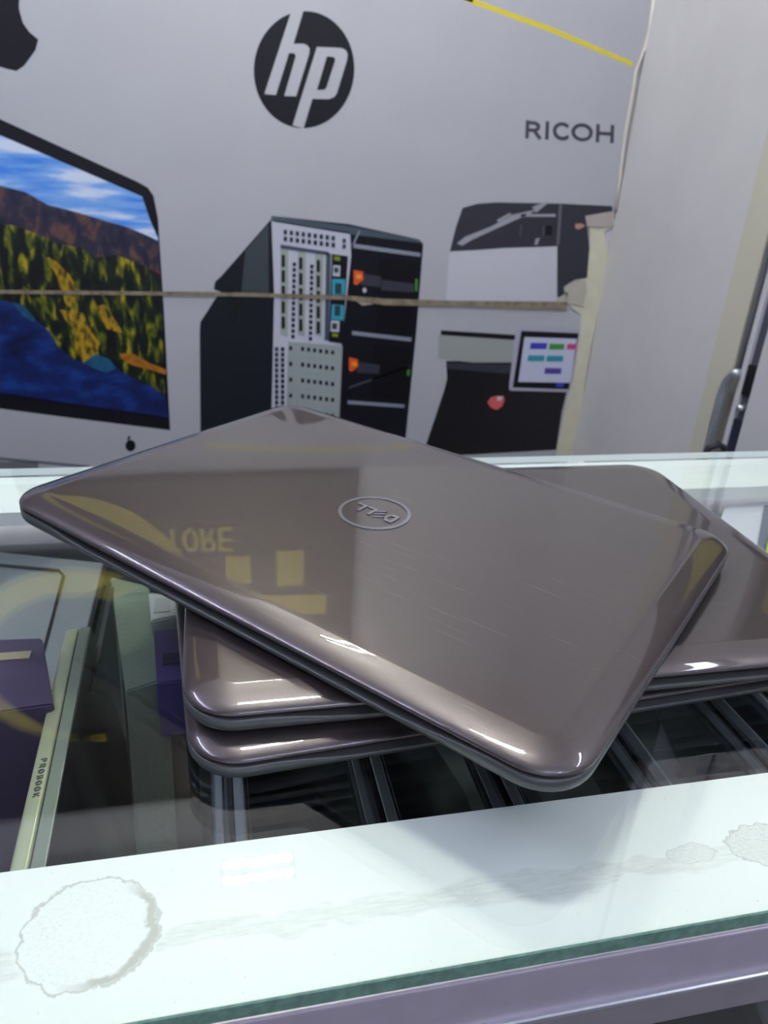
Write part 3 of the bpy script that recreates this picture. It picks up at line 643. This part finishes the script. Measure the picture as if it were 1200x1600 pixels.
# silver laptop standing on edge at left, spine up, with its lettering
pb = empty('spine_up_laptop', (-.094, .33, -.05)); tag(pb, 'pale silver laptop standing on edge under the glass, spine lettering upward', 'laptop')
pb.matrix_world = Matrix.Translation((-.0935, .341, -.05)) @ Matrix.Rotation(R(-8), 4, 'Y') @ Matrix.Rotation(R(1.5), 4, 'Z')
obj('lid', box_bm(.0008, .0085, -.140, .140, -.235, 0, .0015, 2), mat('standing_lid_black', (20, 24, 28), .22), pb, True)
obj('base', box_bm(-.0090, -.0002, -.140, .140, -.235, .0005, .0015, 2), M_gl, pb, True)
obj('hinge_seam', box_bm(-.0004, .001, -.136, .136, -.23, -.001), M_black, pb)
obj('spine_strip', box_bm(.0009, .0080, -.1375, .1375, -.004, .0008, .0006, 2), mat('spine_strip', (130, 140, 128), .35, .2), pb)
for k, ch in enumerate('PROBOOK'):
    y0 = .010-k*.0043
    wstroke(GL[ch], .22, 'spine_letter', pb, lambda q, off=False, y0=y0: Vector((0, 0, .0004)) if off else Vector((-.0052+q[1]*.0028, y0-q[0]*.0026, .0005)), mat('spine_ink', (84, 88, 84), .5))

def blk(name, label, cat, px, ztop, depth, m, grp=None, parts=None, shift=(0, 0)):
    """a box-like thing whose top outline is read from the photo at the given height"""
    pts = [on_z(p, ztop) for p in px]; c = sum(pts, Vector())/len(pts)
    t = empty(name, (c.x, c.y, ztop-depth)); tag(t, label, cat, grp)
    o = prism_bm([q-c+Vector((0, 0, depth)) for q in pts], (shift[0], shift[1], -depth))
    bmesh.ops.bevel(o, geom=[e for e in o.edges if e.calc_length() > .01 and e.calc_face_angle(0) > .5], offset=.0012, segments=2, affect='EDGES')
    obj('carton', o, m, t); return t, c
M_pur = mat('purple_card', (82, 70, 132), .45, grain=.05, gscale=60)
t, c = blk('purple_box', 'small purple carton upright under the glass beside the stack', 'box', [(240, 985), (284, 980), (290, 1062), (245, 1068)], -.05, .045, M_pur)
o = obj('paper_label', box_bm(-.004, .008, -.012, .0, .0451, .0456), mat('label_dark', (46, 40, 78), .5), t)
t, c = blk('dark_box', 'dark carton beneath the small purple carton under the glass', 'box', [(228, 1020), (300, 1010), (305, 1105), (232, 1110)], -.0955, .204, mat('dark_card', (46, 52, 54), .5))
obj('flap', box_bm(-.03, -.024, -.02, .02, .204, .205), mat('dark_flap', (30, 34, 36), .5), t)
t, c = blk('purple_box', 'purple carton at the left frame edge with a gold side under the glass', 'box', [(-60, 1000), (66, 996), (84, 1100), (-60, 1120)], -.045, .2, mat('purple_card_dark', (58, 46, 84), .45, grain=.08, gscale=50))
obj('flap', box_bm(-.03, .012, .012, .02, .2001, .2012), mat('flap_tan', (150, 140, 120), .5), t)
t, c = blk('white_box', 'pale carton behind the small purple box under the glass', 'box', [(232, 925), (272, 930), (276, 962), (236, 970)], -.06, .2, mat('pale_card', (206, 210, 208), .5))
obj('flap', box_bm(-.006, .006, -.01, .01, .2001, .2008), mat('pale_card_flap', (186, 190, 190), .5), t)
# olive sleeve standing behind the silver laptop
t, c = blk('laptop_sleeve', 'olive grey padded sleeve leaning behind the silver laptop under the glass', 'sleeve', [(172, 900), (232, 915), (262, 1060), (196, 1080)], -.07, .22, mat('olive_fabric', (120, 134, 118), .7, grain=.08, gscale=300), shift=(.0, -.04))
obj('dark_zip', box_bm(-.026, -.0225, -.075, .06, .2202, .2216), mat('zip_dark', (30, 34, 40), .5), t)
# open silver laptop leaning back at the far left
sv = empty('open_laptop'); tag(sv, 'silver open laptop at the back left under the glass, thin dark outline on its lid', 'laptop')
A, B_, D1 = on_z((-120, 850), -.05), on_z((162, 880), -.05), on_z((186, 1078), -.12)
cc = (A+B_)/2
sv.location = (cc.x, cc.y, -.05)
ux = (B_-A).normalized(); wdn = (D1-B_); nrm = ux.cross(wdn).normalized(); wd2 = (wdn-ux*wdn.dot(ux)).normalized()
Wd = (B_-A).length
def q3(u, v_, h=0): return ux*u+wd2*v_+nrm*h
if nrm.z < 0: nrm = -nrm
obj('screen_lid', prism_bm([q3(-Wd/2, 0), q3(Wd/2, 0), q3(Wd/2, .20), q3(-Wd/2, .20)], -nrm*.007), mat('silver_lid', (158, 164, 166), .4, 0), sv)
obj('lid_rim', prism_bm([q3(Wd/2-.001, -.001), q3(Wd/2+.003, -.001), q3(Wd/2+.003, .20), q3(Wd/2-.001, .20)], -nrm*.008), M_black, sv)
ol = [q3(-Wd/2+.01, .012, .0006), q3(Wd/2-.035, .010, .0006), q3(Wd/2-.030, .014, .0006), q3(Wd/2-.030, .16, .0006)]
obj('lid_outline', tube_bm(ol, .0013, 6), mat('outline_dark', (40, 46, 52), .5), sv)
obj('keyboard_deck', prism_bm([q3(-Wd/2, .20), q3(Wd/2, .20), q3(Wd/2, .20)+Vector((0, -.10, -.01)), q3(-Wd/2, .20)+Vector((0, -.10, -.01))], (0, 0, -.012)), M_gl, sv)
# white carton with lime stripe at the right
t, c = blk('striped_box', 'white carton with a lime green stripe under the glass at the right', 'box', [(1133, 790), (1300, 772), (1300, 920), (1097, 895)], -.03, .268, mat('carton_white', (206, 206, 216), .45))
for nm_, x0, x1, col in (('stripe', 1180, 1192, (70, 84, 104)), ('stripe', 1193, 1207, (176, 196, 50))):
    q = [on_z((x0+14, 790), -.0295), on_z((x1+18, 790), -.0295), on_z((x1-4, 905), -.0295), on_z((x0-6, 905), -.0295)]
    obj(nm_, prism_bm([v_-c+Vector((0, 0, .268)) for v_ in q], (0, 0, .0008)), mat('stripe_%d' % x0, col, .45), t)
# teal bundle behind the counter by the door
t = empty('teal_bag', (.80, 1.08, -.36)); tag(t, 'teal and dark bundle beyond the counter at the foot of the door', 'bag')
b = bmesh.new(); bmesh.ops.create_icosphere(b, subdivisions=3, radius=1)
for v_ in b.verts:
    k = 1+.12*math.sin(v_.co.x*9)*math.cos(v_.co.z*7+v_.co.y*5); v_.co = Vector((v_.co.x*.055*k, v_.co.y*.045*k, v_.co.z*.14*k+.0))
pt = on_x((1116, 708), .87)
t.location = (pt.x, pt.y, pt.z-.14)
obj('body', b, mat('teal_cloth', (28, 92, 108), .7, grain=.4, gscale=60), t, True)
b = tube_bm([(-.02, 0, .12), (-.015, 0, .15), (.0, -.005, .158), (.018, 0, .15), (.022, 0, .12)], .006, 8)
obj('handle', b, mat('strap_dark', (24, 26, 34), .6), t, True)
